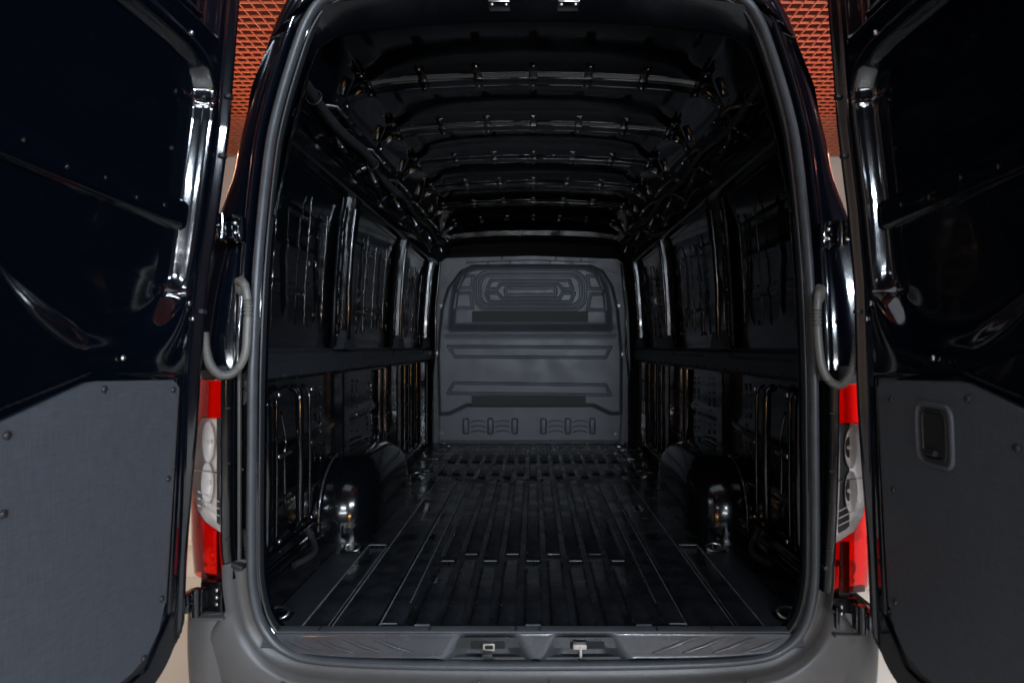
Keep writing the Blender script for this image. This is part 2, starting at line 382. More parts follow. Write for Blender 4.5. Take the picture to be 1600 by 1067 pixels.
# rear header
hc = catmull([(-0.745, 0, 2.30), (-0.735, 0, 2.40), (-0.69, 0, 2.475), (-0.6, 0, 2.515), (-0.3, 0, 2.545), (0, 0, 2.553), (0.3, 0, 2.545), (0.6, 0, 2.515), (0.69, 0, 2.475), (0.735, 0, 2.40), (0.745, 0, 2.30)], 8)
rows = []
for dy, dz, k in ((-0.012, 0.070, 1.0), (0.03, 0.046, 1.0), (0.068, 0.028, 0.998), (0.076, 0.025, 0.997), (0.084, 0.026, 0.997), (0.090, 0.034, 0.998), (0.11, 0.07, 1.01), (0.13, 0.10, 1.05), (0.30, 0.13, 1.07)):
    rows.append([(p_.x*k*(1+(0.05 if dz > 0.05 else 0)), 0.13+dy, p_.z+dz) for p_ in hc])
header = obj('rear_header', *strip_mesh(rows), 'inner_paint', van)
for i in range(13):
    x = -0.6+i*0.1; stud(header, (x+0.01*random.random(), 0.25, float(np.interp(x, [p_.x for p_ in hc], [p_.z for p_ in hc]))+0.055), 0.005, (0, -0.4, -1))

# belt rail, cantrail, pillars and lower members on both flanks
def sidepts(z0, z1, y, n=10, off=0.0):
    return [(float(wallx(z0+(z1-z0)*k/n))-off, y, z0+(z1-z0)*k/n) for k in range(n+1)]
glint_bm = bmesh.new()
PILL = [1.04, 2.07, 3.02]
for s in (-1, 1):
    def mir(P): return [(s*x, y, z) for x, y, z in P]
    inw = lambda n: [(-s, 0, 0)]*n
    # belt rail
    def belt_h(U, V):
        t = -0.055*sm(0.050, 0.041, np.abs(V-1.460))
        for k in range(22):
            y = 0.2+k*0.145
            t += 0.006*sm(0.010, 0.006, np.hypot(U-y, V-1.425))
        for y in PILL: t += 0.008*sm(0.012, 0.009, np.abs(V-1.49))*sm(0.35, 0.30, np.abs(U-y+0.5))
        return t
    bl = field('belt_rail', 0.12, LEN, 1.40, 1.52, 0.005, belt_h, lambda U, V, Hh: (s*(0.925+Hh), U, V), 'matte_steel', van)
    for k in range(18): stud(bl, (s*0.873, 0.3+k*0.16, 1.412), 0.005, (-s, 0, 0), 'inner_paint', 'rivet')
    # cantrail
    P = [(s*0.862, 0.14, 2.27), (s*0.862, LEN+0.1, 2.27)]
    cr = hat('cant_rail', [Vector((s*0.868, 0.14+k*0.26, 2.26)) for k in range(13)], 0.09, 0.045, 'inner_paint', 0.02, wvec=(0, 0, 1), dirs=inw(13))
    for k in range(14): stud(cr, (s*0.822, 0.25+k*0.22, 2.265+0.02*(k % 2)), 0.006, (-s, 0, 0))
    # pillars, upper (boxy, wide at the foot) and lower
    for pi_, y in enumerate(PILL):
        P = mir(sidepts(1.52, 2.22, y, 12, 0.0))
        up = hat('pillar', P, 0.085, 0.055, 'inner_paint', 0.02, dirs=inw(13))
        tube('pillar_edge', [(s*(float(wallx(z))-0.060), y-0.030-0.02*math.sin((z-1.5)*3), z) for z in np.linspace(1.56, 2.16, 16)], 0.011 if pi_ else 0.014, 'inner_paint', up, 8)
        P = mir(sidepts(0.72, 1.40, y, 8, 0.0)); lo = hat('pillar', P, 0.10, 0.045, 'inner_paint', 0.02, dirs=inw(9))
        for k in range(7): stud(lo, (s*0.884, y-0.03+0.06*(k % 2), 0.80+k*0.09), 0.006, (-s, -0.5, 0), 'inner_paint', 'rivet')
        # stamped plate behind the pillar with a row of slots
        def plate_h(U, V):
            t = 0.018*sm(0.0, 0.012, sd_rbox(U, V, y, 1.87, 0.115, 0.36, 0.03)+0.012)
            for kk in range(6):
                for q in (-1, 1): t += 0.022*sm(0.003, -0.004, sd_rbox(U, V, y+q*0.078, 1.60+kk*0.105, 0.014, 0.034, 0.013))
            return t
        field('pillar_plate', y-0.125, y+0.125, 1.51, 2.24, 0.005, plate_h, lambda U, V, Hh: (s*(wallx(V)-0.030+Hh), U, V), 'inner_paint', van)
        # flared foot on the belt rail
        poly = [(y-0.10, 1.515), (y+0.10, 1.515), (y+0.05, 1.60), (y-0.05, 1.60)]
        prism('pillar_foot', poly, lambda u, v, t: (s*t, u, v), 0.915, 0.866, 'matte_steel', up, 0.004)
    # thin stiffeners inside the upper bays with foam beads
    for bi, y in enumerate((0.32, 0.60, 0.78, 1.36, 1.52, 1.74, 2.36, 2.55, 2.78)):
        n = 14; z0, z1 = 1.56+0.02*(bi % 3), 2.12+0.03*(bi % 2)
        pts = []
        for k in range(46):
            z = z0+0.03+(z1-z0-0.06)*k/45
            pts.append((s*(float(wallx(z))-0.018-0.002*random.random()), y+0.0010*math.sin(k*1.9)+0.0012*random.random(), z))
        bm = bmesh.new(); tube_mesh(bm, pts, lambda i: 0.0032+0.0020*random.random(), 6)
        for k in (1, 4): add_box(bm, (s*(float(wallx(z0+0.1*k+0.05))-0.010), y+0.004, z0+0.1*k+0.05), (0.012, 0.016, 0.010), 0.002)
        bmobj('stiffener', bm, 'inner_paint', van, True)
    # rows of small tabs added down the bays to make broken glints
    for ri, (y, z0, z1, n) in enumerate(((0.70, 1.60, 2.10, 6), (1.42, 1.58, 2.1, 7), (1.85, 1.58, 2.16, 9), (2.25, 1.56, 2.15, 15), (2.45, 1.58, 2.1, 14), (2.66, 1.56, 2.1, 14), (2.90, 1.56, 2.15, 14), (0.62, 0.86, 1.36, 10), (0.80, 1.02, 1.38, 9), (1.30, 1.08, 1.38, 9), (1.56, 1.05, 1.38, 9), (1.70, 0.95, 1.38, 11), (1.98, 0.80, 1.38, 14), (2.20, 0.78, 1.38, 15), (2.35, 0.78, 1.38, 14), (2.52, 0.78, 1.38, 14), (2.74, 0.78, 1.38, 14), (2.95, 0.76, 1.38, 15), (3.15, 0.76, 1.38, 15))):
        for k in range(n):
            z = z0+(z1-z0)*(k+random.random()*0.6)/n; hgt = random.choice((0.006, 0.010, 0.022, 0.034))
            add_box(glint_bm, (s*(float(wallx(z))-0.010-0.003*random.random()), y+0.004*random.random(), z), (0.010, 0.007, hgt), 0.0028, Matrix.Rotation(random.uniform(-0.25, 0.25), 4, 'X'))
    # wiring loom along the cantrail with loops of tie
    pts = []
    for k in range(46):
        y = 0.22+k*0.066; pts.append((s*(0.765+0.012*math.sin(k*0.55)), y, 2.395+0.018*math.sin(k*0.55+1)-0.0))
    tube('wiring_loom', pts, 0.020 if s < 0 else 0.012, 'dark_plastic', van, 10)
    for k in range(8):
        y = 0.35+k*0.36; c0 = Vector((s*0.768, y, 2.40))
        tube('cable_tie', [c0+Vector((0.027*math.cos(a), 0.004*math.sin(2*a), 0.027*math.sin(a))) for a in np.linspace(0, 2*PI, 14)], 0.0024, 'dark_plastic', van, 5)
    for j in range(3):
        pts = [(s*(0.80+0.02*j+0.006*random.random()), 0.3+k*0.1, 2.345-0.03*j+0.012*math.sin(k*1.3+j)) for k in range(29)]
        tube('wire', catmull(pts, 3), 0.0045, 'inner_paint', van, 5)
    # short upper struts between cantrail and bow ends
    for bi, y in enumerate(BOWS):
        for dy in (-0.06, 0.05):
            tube('strut', [(s*0.845, y+dy, 2.29), (s*0.818, y+dy*1.1, 2.38), (s*0.785, y+dy, 2.445)], 0.008, 'inner_paint', van, 6)
    # lower bays
    def post(y, r, z0=0.86, z1=1.36):
        o = tube('lower_post', [(s*0.902, y+0.015, z1+0.015), (s*0.872, y, z1), (s*0.868, y, z1-0.03), (s*0.868, y+0.004, (z0+z1)/2), (s*0.868, y, z0+0.03), (s*0.875, y, z0), (s*0.905, y+0.02, z0-0.01)], r, 'inner_paint', van, 14)
        for z in (z0, z1, (z0+z1)/2+0.04): stud(o, (s*0.866, y+0.02, z), 0.009, (-s, -0.4, 0))
        return o
    for y, r in ((0.21, 0.017), (0.47, 0.015), (0.56, 0.007), (0.28, 0.006)): post(y, r)
    # latch wire with clips between the posts
    wr = tube('clip_wire', catmull([(s*0.88, 0.34, 1.30), (s*0.872, 0.36, 1.2), (s*0.87, 0.345, 1.15), (s*0.87, 0.35, 1.0), (s*0.875, 0.37, 0.93)], 4), 0.005, 'inner_paint', van, 6)
    for z in (1.15, 1.0):
        tube('clip', [(s*0.868, 0.31, z), (s*0.860, 0.35, z+0.002), (s*0.868, 0.39, z)], 0.006, 'steel', wr, 6)
    for y, wd in ((1.75, 0.05), (1.88, 0.035), (2.28, 0.04), (2.42, 0.05), (2.62, 0.04), (2.84, 0.05)):
        lo = hat('lower_stiffener', mir(sidepts(0.76, 1.39, y, 6)), wd, 0.03, 'inner_paint', 0.012, dirs=inw(7))
        for k in range(4): tube('rung', [(s*0.888, y, 0.86+k*0.13), (s*0.892, y+0.10, 0.86+k*0.13+0.004)], 0.004, 'inner_paint', lo, 5)
    for z in (0.735, 0.775):
        hat('sill_rail', [Vector((s*0.925, 0.1+k*0.35, z)) for k in range(10)], 0.02, 0.018+0.01*(z < 0.75), 'inner_paint', 0.006, wvec=(0, 0, 1), dirs=inw(10))
    # corner post inside the D pillar (behind the seal)
    rows = []
    for k in range(25):
        z = 0.66+k*0.075; x = float(wallx(z))
        y0 = 0.03+0.12*float(sm(1.5, 2.5, z)); xi = float(np.interp(z, [0.66, 1.5, 1.9, 2.2, 2.4, 2.5], [0.795, 0.80, 0.785, 0.745, 0.70, 0.66]))
        rows.append([(s*xi, y0-0.01, z), (s*(xi+0.004), y0+0.02, z), (s*(xi+0.03), y0+0.05, z), (s*(xi+0.05), y0+0.07, z), (s*min(xi+0.09, x-0.02), y0+0.08, z), (s*(x-0.008), y0+0.09, z), (s*(x-0.002), y0+0.13, z)])
    obj('corner_post', *strip_mesh(rows), 'inner_paint', van)

bmobj('glint_tabs', glint_bm, 'inner_paint', van, True)['kind'] = 'stuff'

# wheel arches
for s in (-1, 1):
    rows = []
    for ib in range(19):
        b_ = (PI/2)*ib/18; r = max(math.cos(b_), 0)**0.34; xi = 0.935-0.238*math.sin(b_)**0.62
        row = []
        for ia in range(41):
            a = PI*ia/40; ca, sa = math.cos(a), math.sin(a)
            cy = math.copysign(abs(ca)**0.6, ca); row.append((s*xi, 1.24+0.47*r*cy, FZ-0.01+0.335*r*sa**0.72))
        rows.append(row)
    wa = obj('wheel_arch', *strip_mesh(rows), 'arch_paint', van)
    tube('arch_seam', [(s*0.912, 1.24+math.copysign(0.478*abs(math.cos(a))**0.6, math.cos(a)), FZ+0.343*abs(math.sin(a))**0.72) for a in np.linspace(0.05, PI-0.05, 30)], 0.006, 'sealant', wa, 6)
    for k in range(3): tube('arch_crease', [(s*(0.76+0.05*k), 0.774, 0.715), (s*(0.762+0.05*k), 0.770, 0.76)], 0.003, 'inner_paint', wa, 6)
    tube('hose', catmull([(s*0.90, 0.62, 0.80), (s*0.86, 0.58, 0.76), (s*0.83, 0.50, 0.745), (s*0.86, 0.40, 0.74)], 5), 0.012, 'dark_plastic', van, 10)

# load floor: sheet, ribs, side plates, rings
lf = box('load_floor', (0, LEN/2+0.0, FZ-0.025), (1.86, LEN, 0.03), 'floor_paint', van, bev=0)
rib_cache = {}
def rib(x, y0, y1, wd, h=0.012):
    key = (round(wd, 3), round(y1-y0, 2))
    L_ = y1-y0
    if key not in rib_cache:
        rows = []
        hw = wd/2
        for yy, k in ((0, 0), (0.012, 0.6), (0.022, 1), (L_/2, 1), (L_-0.022, 1), (L_-0.012, 0.6), (L_, 0)):
            rows.append([(-hw-0.004, yy, 0), (-hw-0.001, yy, h*0.35*k), (-hw+0.004, yy, h*0.9*k), (-hw+0.008, yy, h*k), (hw-0.008, yy, h*k), (hw-0.004, yy, h*0.9*k), (hw+0.001, yy, h*0.35*k), (hw+0.004, yy, 0)])
        o = obj('floor_rib', *strip_mesh(rows), 'floor_paint', lf); rib_cache[key] = o; o.location = (x, y0, FZ-0.010)
    else: copy_to(rib_cache[key], lf, (x, y0, FZ-0.010))
edge_cache = {}
def edge(pts, r=0.0022, name='rib_glint'):  # thin pale bead drawn as a painted highlight line on the floor
    return tube(name, pts, r, 'floor_glint', lf, 6)
for i in range(-4, 5):
    x = i*0.082; b_ = 0.50 if i % 2 == 0 else 0.57
    rib(x, 0.03 if i % 4 else 0.05, b_, 0.052); rib(x, b_+0.045, 1.86 if i % 2 else 1.78, 0.052)
    rib(x, 2.02 if i % 2 else 1.93, 2.34, 0.048); rib(x, 2.42, 3.20, 0.052)
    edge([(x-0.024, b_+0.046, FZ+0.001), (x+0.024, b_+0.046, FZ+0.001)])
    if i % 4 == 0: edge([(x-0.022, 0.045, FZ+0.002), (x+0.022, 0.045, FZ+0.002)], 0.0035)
for q in (-1, 1):
    rib(q*0.425, 0.03, 1.80, 0.062); rib(q*0.530, 0.03, 1.88, 0.125); rib(q*0.645, 0.03, 0.70, 0.075); rib(q*0.60, 1.75, 2.0, 0.06)
    for x in (0.41, 0.50, 0.59): rib(q*x, 2.02, 2.34, 0.052); rib(q*x, 2.42, 3.20, 0.058)
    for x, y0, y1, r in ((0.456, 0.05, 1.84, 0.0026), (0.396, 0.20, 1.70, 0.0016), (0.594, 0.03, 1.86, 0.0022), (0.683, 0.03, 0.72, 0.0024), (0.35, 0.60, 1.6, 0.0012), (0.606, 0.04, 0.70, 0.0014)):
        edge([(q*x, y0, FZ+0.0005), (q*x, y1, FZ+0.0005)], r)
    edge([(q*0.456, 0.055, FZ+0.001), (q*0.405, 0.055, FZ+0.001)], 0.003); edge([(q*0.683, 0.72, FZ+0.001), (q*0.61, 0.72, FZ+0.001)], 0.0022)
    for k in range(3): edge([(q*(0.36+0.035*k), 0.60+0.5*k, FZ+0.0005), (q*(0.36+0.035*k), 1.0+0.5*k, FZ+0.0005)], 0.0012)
for s in (-1, 1):
    box('side_plate', (s*0.735, 0.37, FZ-0.004), (0.135, 0.66, 0.008), 'grey_sheet' if False else 'matte_steel', lf, bev=0.003)
    for y in (2.36, 2.75, 3.1): box('side_plate', (s*0.77, y-0.1, FZ-0.004), (0.15, 0.26, 0.008), 'floor_paint', lf, bev=0.003)
def ring(x, y):
    t = [(x+0.032*math.cos(a), y+0.02*math.sin(a), FZ+0.012+0.010*math.sin(a)) for a in np.linspace(0, 2*PI, 20)]
    cup = box('tie_down_plate', (x, y, FZ+0.002), (0.085, 0.05, 0.006), 'inner_paint', lf, bev=0.002)
    tube('tie_down_ring', t, 0.005, 'steel', lf, 8)
for s in (-1, 1):
    for y in (0.10, 0.66, 1.95, 3.05): ring(s*(0.78 if y < 0.3 else 0.735), y)
for k in range(46):   # small plug and weld marks along the floor
    stud(lf, (random.uniform(-0.6, 0.6), random.choice([0.53, 1.90, 2.38])+random.uniform(-0.02, 0.02), FZ-0.008), 0.008, (0, 0, 1), 'inner_paint', 'floor_plug')

# ------------------------------------------------------------------ partition
PY = LEN
def c2w(cx, cy): px = 660+cx/2.809; py = 340+cy/2.809; x, _, z = wp(px, py, PY); return (x, z)
def PX(cx): return c2w(cx, 0)[0]
def PZ(cy): return c2w(0, cy)[1]
part = prism('partition', [c2w(*q) for q in ((38, 990), (50, 640), (60, 420), (82, 195), (105, 178), (480, 168), (855, 182), (880, 200), (905, 420), (912, 640), (912, 990))], lambda u, v, t: (u, t, v), PY+0.03, PY, 'grey_sheet', van, 0.004)
mid = PX(474)
outline = [c2w(*q) for q in ((70, 985), (70, 860), (62, 600), (80, 400), (108, 310), (165, 232), (220, 208), (480, 204), (745, 208), (795, 232), (838, 300), (862, 400), (880, 600), (878, 860), (870, 985))]
uplow = [c2w(*q) for q in ((60, 872), (125, 868), (200, 832), (745, 832), (820, 868), (890, 868), (890, 190), (60, 190))]
upin = [c2w(*q) for q in ((128, 492), (135, 400), (150, 300), (195, 232), (240, 216), (710, 216), (760, 236), (800, 310), (815, 400), (818, 492))]
def ringd(U, V, a, b_, c_, d_, r, wd=0.0085):
    x0, z1 = c2w(a, b_); x1, z0 = c2w(c_, d_)
    return np.abs(sd_rbox(U, V, (x0+x1)/2, (z0+z1)/2, (x1-x0)/2, (z1-z0)/2, r))-wd
def polyd(U, V, P, wd=0.0075): return np.abs(sd_poly(U, V, [c2w(*q) for q in P]))-wd
def ph(U, V):
    so = sd_poly(U, V, outline)
    t = -0.012*sm(0.0, -0.02, so)
    t += -0.055*sm(0.0, -0.045, sd_poly(U, V, uplow))*sm(0.005, -0.04, so)
    t += -0.075*sm(0.03, -0.055, sd_poly(U, V, upin))
    t += 0.02*np.exp(-((V-PZ(500))/0.05)**2)*sm(0, -0.08, so)
    g = 1e9
    for r in ((238, 246, 710, 410, 0.12), (258, 262, 690, 392, 0.09), (368, 316, 582, 346, 0.02)): g = np.minimum(g, ringd(U, V, *r))
    for P in ([(290, 320), (305, 284), (640, 284), (655, 320), (612, 322), (595, 302), (345, 302), (330, 322)],
              [(285, 338), (335, 338), (352, 360), (598, 360), (612, 338), (662, 338), (645, 376), (300, 376)],
              [(188, 266), (232, 266), (222, 316), (168, 316)], [(160, 338), (218, 338), (228, 402), (152, 402)],
              [(718, 266), (762, 266), (780, 320), (726, 320)], [(732, 342), (792, 342), (796, 410), (718, 410)],
              [(118, 566), (822, 570), (800, 614), (148, 610)], [(142, 724), (800, 732), (822, 776), (116, 768)]):
        g = np.minimum(g, polyd(U, V, P))
    t += 0.021*sm(0.004, -0.002, g)
    return t
panel = field('partition_panel', PX(50), PX(895), PZ(990), PZ(195), 0.0045, ph, lambda U, V, Hh: (U, PY-0.002+Hh, V), 'partition_grey', part, keep=lambda U, V: sd_poly(U, V, outline) < 0.004)
for a, b_, c_, d_, yy in ((226, 415, 720, 462, 0.148), (220, 778, 714, 822, 0.073)):
    x0, z1 = c2w(a, b_); x1, z0 = c2w(c_, d_)
    box('grip_strip', ((x0+x1)/2, PY-yy, (z0+z1)/2), (x1-x0, 0.004, z1-z0), 'grip_grey', part, bev=0.001)
# lower vent slots and louvres
for base in (178, 518):
    for k in range(3):
        x, z1 = c2w(base+k*107, 878); x2, z0 = c2w(base+k*107+27, 950)
        bm = bmesh.new(); pts = []
        cx, cz, hx, hz = (x+x2)/2, (z0+z1)/2, (x2-x)/2-0.004, (z1-z0)/2-0.006
        for a in np.linspace(0, 2*PI, 29)[:-1]:
            pts.append((cx+math.copysign(abs(math.cos(a))**0.35, math.cos(a))*hx, PY-0.018, cz+math.copysign(abs(math.sin(a))**0.35, math.sin(a))*hz))
        tube('vent_rim', pts+[pts[0]], 0.008, 'dark_plastic', part, 6)
        box('vent_slot', (cx, PY-0.016, cz), (hx*1.3, 0.006, hz*1.5), 'partition_grey', part, bev=0.002)
    for k in range(2):
        for j in range(3):
            a = [c2w(base+36+k*107, 898+j*22), c2w(base+50+k*107, 891+j*22), c2w(base+84+k*107, 891+j*22), c2w(base+98+k*107, 898+j*22)]
            tube('louvre', catmull([(x, PY-0.015, z) for x, z in a], 3), 0.0055, 'dark_plastic', part, 6)
for q in ((84, 388), (68, 594), (90, 942), (843, 945), (860, 388), (874, 600)):
    x, z = c2w(*q)
    tube('bolt_boss', [(x, PY-0.02, z), (x, PY-0.03, z)], 0.030, 'partition_grey', part, 14); tube('bolt', [(x, PY-0.03, z), (x, PY-0.042, z)], 0.012, 'zinc', part, 8)
# top flange details and side flange marks
for q in ((290, 200), (385, 198), (560, 198), (655, 202), (350, 178), (585, 180), (695, 186)):
    x, z = c2w(*q); box('flange_notch', (x, PY-0.006, z), (0.02, 0.008, 0.022), 'dark_plastic', part, bev=0.001)
tube('flange_lip', [(*(c2w(190, 196)[:1]), PY-0.006, c2w(190, 196)[1]), (c2w(480, 186)[0], PY-0.006, c2w(480, 186)[1]), (c2w(762, 196)[0], PY-0.006, c2w(762, 196)[1])], 0.006, 'dark_plastic', part, 6)
for s, cx in ((-1, 46), (1, 905)):
    tube('edge_trim', [(c2w(cx+(34 if k == 0 else 14*(k < 3))*(-s if s > 0 else 1), cy)[0], PY-0.03, c2w(cx, cy)[1]) for k, cy in enumerate((200, 400, 560, 700, 985))], 0.010, 'inner_paint', part, 8)
    for k in range(12): x, z = c2w(cx+s*-8, 330+k*52); stud(part, (x, PY-0.012, z), 0.006, (0, -1, 0))
    prism('corner_gusset', [c2w(*q) for q in (((100, 250), (112, 200), (150, 196), (135, 222)) if s < 0 else ((800, 222), (790, 200), (845, 200), (855, 250)))], lambda u, v, t: (u, t, v), PY-0.001, PY-0.012, 'grey_sheet', part, 0.002)
# dark sheet closing off the cab, its shade put into the colour
box('cab_dark_sheet', (0, LEN+0.42, 1.9), (1.98, 0.03, 2.6), 'black_fabric', van, bev=0)
hat('front_header', [(x, LEN+0.05, 2.545-0.10*abs(x)**3) for x in np.linspace(-0.78, 0.78, 20)], 0.10, 0.05, 'inner_paint', 0.02, wvec=(0, -1, 0), dirs=[(0, 0, -1)]*20)

# ------------------------------------------------------------------ rear frame ring, seal, sill, bumper
rake = lambda z: 0.13*float(sm(1.4, 2.6, z))
def half(off, py):
    z = CAMZ-(py-542)/F*1.61
    for _ in range(4):
        d = 1.61+rake(z); z = CAMZ-(py-542)/F*d
    return (off/F*d, rake(z), z)
OPH = [(0, 1035), (200, 1033), (330, 1026), (385, 1010), (418, 975), (433, 920), (436, 850), (435, 700), (433, 560), (425, 400), (410, 250), (397, 180), (374, 100), (350, 36), (322, 2), (270, -14), (150, -20), (0, -22)]
R_ = [half(*q) for q in OPH]
loop = [Vector(p_) for p_ in R_] + [Vector((-x, y, z)) for x, y, z in R_[-2:0:-1]]
ls = catmull(loop, 8, closed=True); NL = len(ls)
nrm = []
for i in range(NL):
    t = (ls[(i+1) % NL]-ls[i-1]); nrm.append(Vector((t.z, 0, -t.x)).normalized())
def ringrow(off, dy): return [ls[i]+nrm[i]*off+Vector((0, dy, 0)) for i in range(NL)]
def loft(name, specs, m, parent=van):
    rows = [ringrow(a, b_) for a, b_ in specs]; return obj(name, *strip_mesh(rows, True), m, parent)
# rubber seal: bulb + flange
sp = []
for k in range(15):
    a = -PI*0.15+PI*1.3*k/14; sp.append((0.0125*math.cos(PI-a)+0.003, -0.010-0.016*math.sin(a)))
loft('door_seal', sp, 'rubber')
loft('seal_carrier', [(-0.012, 0.05), (-0.012, 0.0), (0.0, -0.006), (0.014, 0.0), (0.016, 0.03)], 'black_paint')
loft('seal_lip', [(-0.013, 0.03), (-0.016, 0.006), (-0.013, 0.0), (-0.009, 0.002)], 'dark_plastic')
# body side / D-pillar ring (upper part: above the tail lamps)
bodyx = lerp([(0.5, 0.985), (1.0, 0.985), (1.45, 0.99), (1.7, 0.972), (1.95, 0.917), (2.2, 0.855), (2.4, 0.79), (2.55, 0.70), (2.66, 0.56), (2.74, 0.3), (2.76, 0)])
sel = [i for i in range(NL) if ls[i].z > 1.455]
# order along the arch, right foot -> top -> left foot
start = min(sel, key=lambda i: (0 if ls[i].x > 0 else 1, ls[i].z)); idx = []
i = start
while ls[i].z > 1.45: idx.append(i); i = (i+1) % NL
rows = []
for i in idx:
    p_, n = ls[i], nrm[i]; z = p_.z
    # distance outward to body silhouette
    if abs(n.x) > 0.5:
        w_ = (float(bodyx(z+n.z*0.1))-abs(p_.x))/max(abs(n.x), 0.5)
    else: w_ = 0.17
    w_ = min(max(w_, 0.10), 0.19); w_ += 0.012*float(sm(2.3, 1.9, z))
    k = w_
    prof = [(0.014, 0.012), (0.026, 0.014), (0.034, 0.0), (0.040, -0.014), (0.046, -0.018), (0.052, -0.014), (0.056, 0.0), (0.062, 0.003), (0.070, -0.002), (k*0.72, -0.003), (k-0.02, -0.003), (k-0.008, -0.001), (k-0.003, 0.003), (k, 0.008), (k+0.003, 0.05), (k+0.004, 0.10)]
    rows.append([p_+n*a+Vector((0, b_, 0)) for a, b_ in prof])
frame = obj('rear_frame', *strip_mesh(rows), 'black_paint', van)
# outer body flanks and roof
rows = []
oc = [(0.955, 0.45), (0.962, 0.8), (0.968, 1.1), (0.972, 1.45), (0.955, 1.7), (0.915, 1.95), (0.865, 2.2), (0.80, 2.4), (0.71, 2.55), (0.57, 2.66), (0.3, 2.74), (0, 2.76)]
occ = catmull([(x, 0, z) for x, z in oc], 4); occ = occ + [Vector((-p_.x, 0, p_.z)) for p_ in occ[-2::-1]]
for y in (0.09, 0.5, 1.5, 3.0, 4.2, 4.8):
    k = 1.0 if y < 4.5 else 0.95
    rows.append([(p_.x*k*(0.995 if y < 0.2 else 1.0), y+0.10*float(sm(1.4, 2.6, p_.z))*(1 if y < 0.3 else 0), p_.z*k) for p_ in occ])
obj('body_shell', *strip_mesh(rows), 'black_paint', van)
# lower rear corner: channel beside the tail lamp
for s in (-1, 1):
    zs = [0.80, 0.9, 1.0, 1.1, 1.2, 1.3, 1.40, 1.47]
    rows = []
    for z in zs:
        xs = float(np.interp(z, [0.8, 1.5], [0.815, 0.815]))
        rows.append([(s*xs, 0.01, z), (s*(xs+0.012), 0.012, z), (s*(xs+0.018), 0.055, z), (s*(xs+0.05), 0.060, z), (s*(xs+0.055), 0.02, z), (s*(xs+0.062), -0.006, z), (s*(xs+0.09), -0.010, z), (s*(xs+0.094), 0.03, z), (s*(xs+0.17), 0.05, z)])
    cp = obj('corner_channel', *strip_mesh(rows), 'dark_plastic', van); sharp(cp, 30)
    box('channel_trim', (s*0.846, 0.002, 1.15), (0.008, 0.012, 0.62), 'bumper_plastic', cp, bev=0.003)
    prism('hinge_plate', [(s*0.838, 1.46), (s*0.862, 1.44), (s*0.862, 1.345), (s*0.835, 1.37)], lambda u, v, t: (u, t, v), 0.05, 0.035, 'bumper_plastic', cp, 0.002)
    prism('hinge_plate', [(s*0.838, 0.97), (s*0.864, 1.0), (s*0.864, 0.90), (s*0.838, 0.88)], lambda u, v, t: (u, t, v), 0.05, 0.035, 'bumper_plastic', cp, 0.002)
    stud(cp, (s*0.846, 0.034, 1.40), 0.007, (0, -1, 0), 'dark_plastic'); stud(cp, (s*0.846, 0.034, 0.93), 0.007, (0, -1, 0), 'dark_plastic')
    for z in (1.24, 1.16, 1.05): stud(cp, (s*0.842, 0.05, z), 0.006, (0, -1, 0))
    # foot cap above bumper
    box('corner_cap', (s*0.848, -0.002, 0.905), (0.050, 0.05, 0.014), 'dark_plastic', cp, bev=0.004, rot=Matrix.Rotation(-s*0.42, 4, 'Y'))

# sill between the seal and the load floor, with the two latch recesses
def sillh(U, V):
    t = 0*U
    for cx in (wp(762, 0, 0)[0], wp(912, 0, 0)[0]):
        a = sd_poly(U, V, [(cx-0.135, -0.2), (cx-0.065, 0.72), (cx+0.065, 0.72), (cx+0.135, -0.2)])
        t += 0.035*sm(0.02, -0.03, a)*sm(0.78, 0.62, V)
    return t
def sillmap(U, V, Hh):   # V 0 (outer, at the seal) .. 1 (load floor edge)
    # outer row follows the curved lower opening
    k = np.clip(np.abs(U)/0.75, 0, 1); zo = 0.638+0.03*k**6
    Y = -0.016+0.020*V+Hh*0.9; Z = zo+(FZ+0.002-zo)*sm(0.0, 0.75, V)-Hh*1.0
    return U, Y, Z
field('sill', -0.775, 0.775, 0, 1, 0.008, sillh, sillmap, 'sill_paint', van)
sl = box('sill_cover', (0, 0.018, FZ+0.0035), (1.53, 0.034, 0.005), 'grey_sheet', van, bev=0.002)
for i, (cx, kind) in enumerate(((wp(762, 0, 0)[0], 0), (wp(912, 0, 0)[0], 1))):
    pl = box('latch_pocket', (cx+0.01*kind, 0.006, 0.668), (0.10, 0.016, 0.022), 'black_fabric', sl, bev=0.003)
    if kind == 0:
        bm = bmesh.new(); add_box(bm, (cx+0.004, -0.006, 0.674), (0.032, 0.008, 0.006), 0.002); add_box(bm, (cx+0.004, -0.006, 0.658), (0.032, 0.008, 0.006), 0.002)
        add_box(bm, (cx-0.010, -0.006, 0.666), (0.006, 0.008, 0.02), 0.002); add_box(bm, (cx+0.018, -0.006, 0.666), (0.006, 0.008, 0.02), 0.002); sharp(bmobj('striker', bm, 'zinc', sl, True))
        box('drain_clip', (cx, -0.016, 0.646), (0.03, 0.012, 0.014), 'dark_plastic', sl, bev=0.003)
    else:
        bm = bmesh.new(); add_box(bm, (cx-0.012, -0.010, 0.670), (0.042, 0.012, 0.018), 0.006, seg=3); add_box(bm, (cx-0.010, -0.014, 0.656), (0.008, 0.010, 0.03), 0.003)
        sharp(bmobj('striker', bm, 'zinc', sl, True))
for s in (-1, 1):      # curved scallops pressed into both ends of the sill
    for k in range(4):
        x0 = 0.40+0.085*k
        pts = catmull([(s*(x0-0.06), -0.013, 0.652), (s*(x0+0.0), -0.009, 0.668), (s*(x0+0.05), -0.003, 0.686), (s*(x0+0.11), 0.002, 0.698)], 4)
        bm = bmesh.new(); tube_mesh(bm, pts, lambda i: 0.0062*math.sin(PI*(i+0.5)/13), 8); bmobj('sill_scallop', bm, 'sill_paint', van, True)
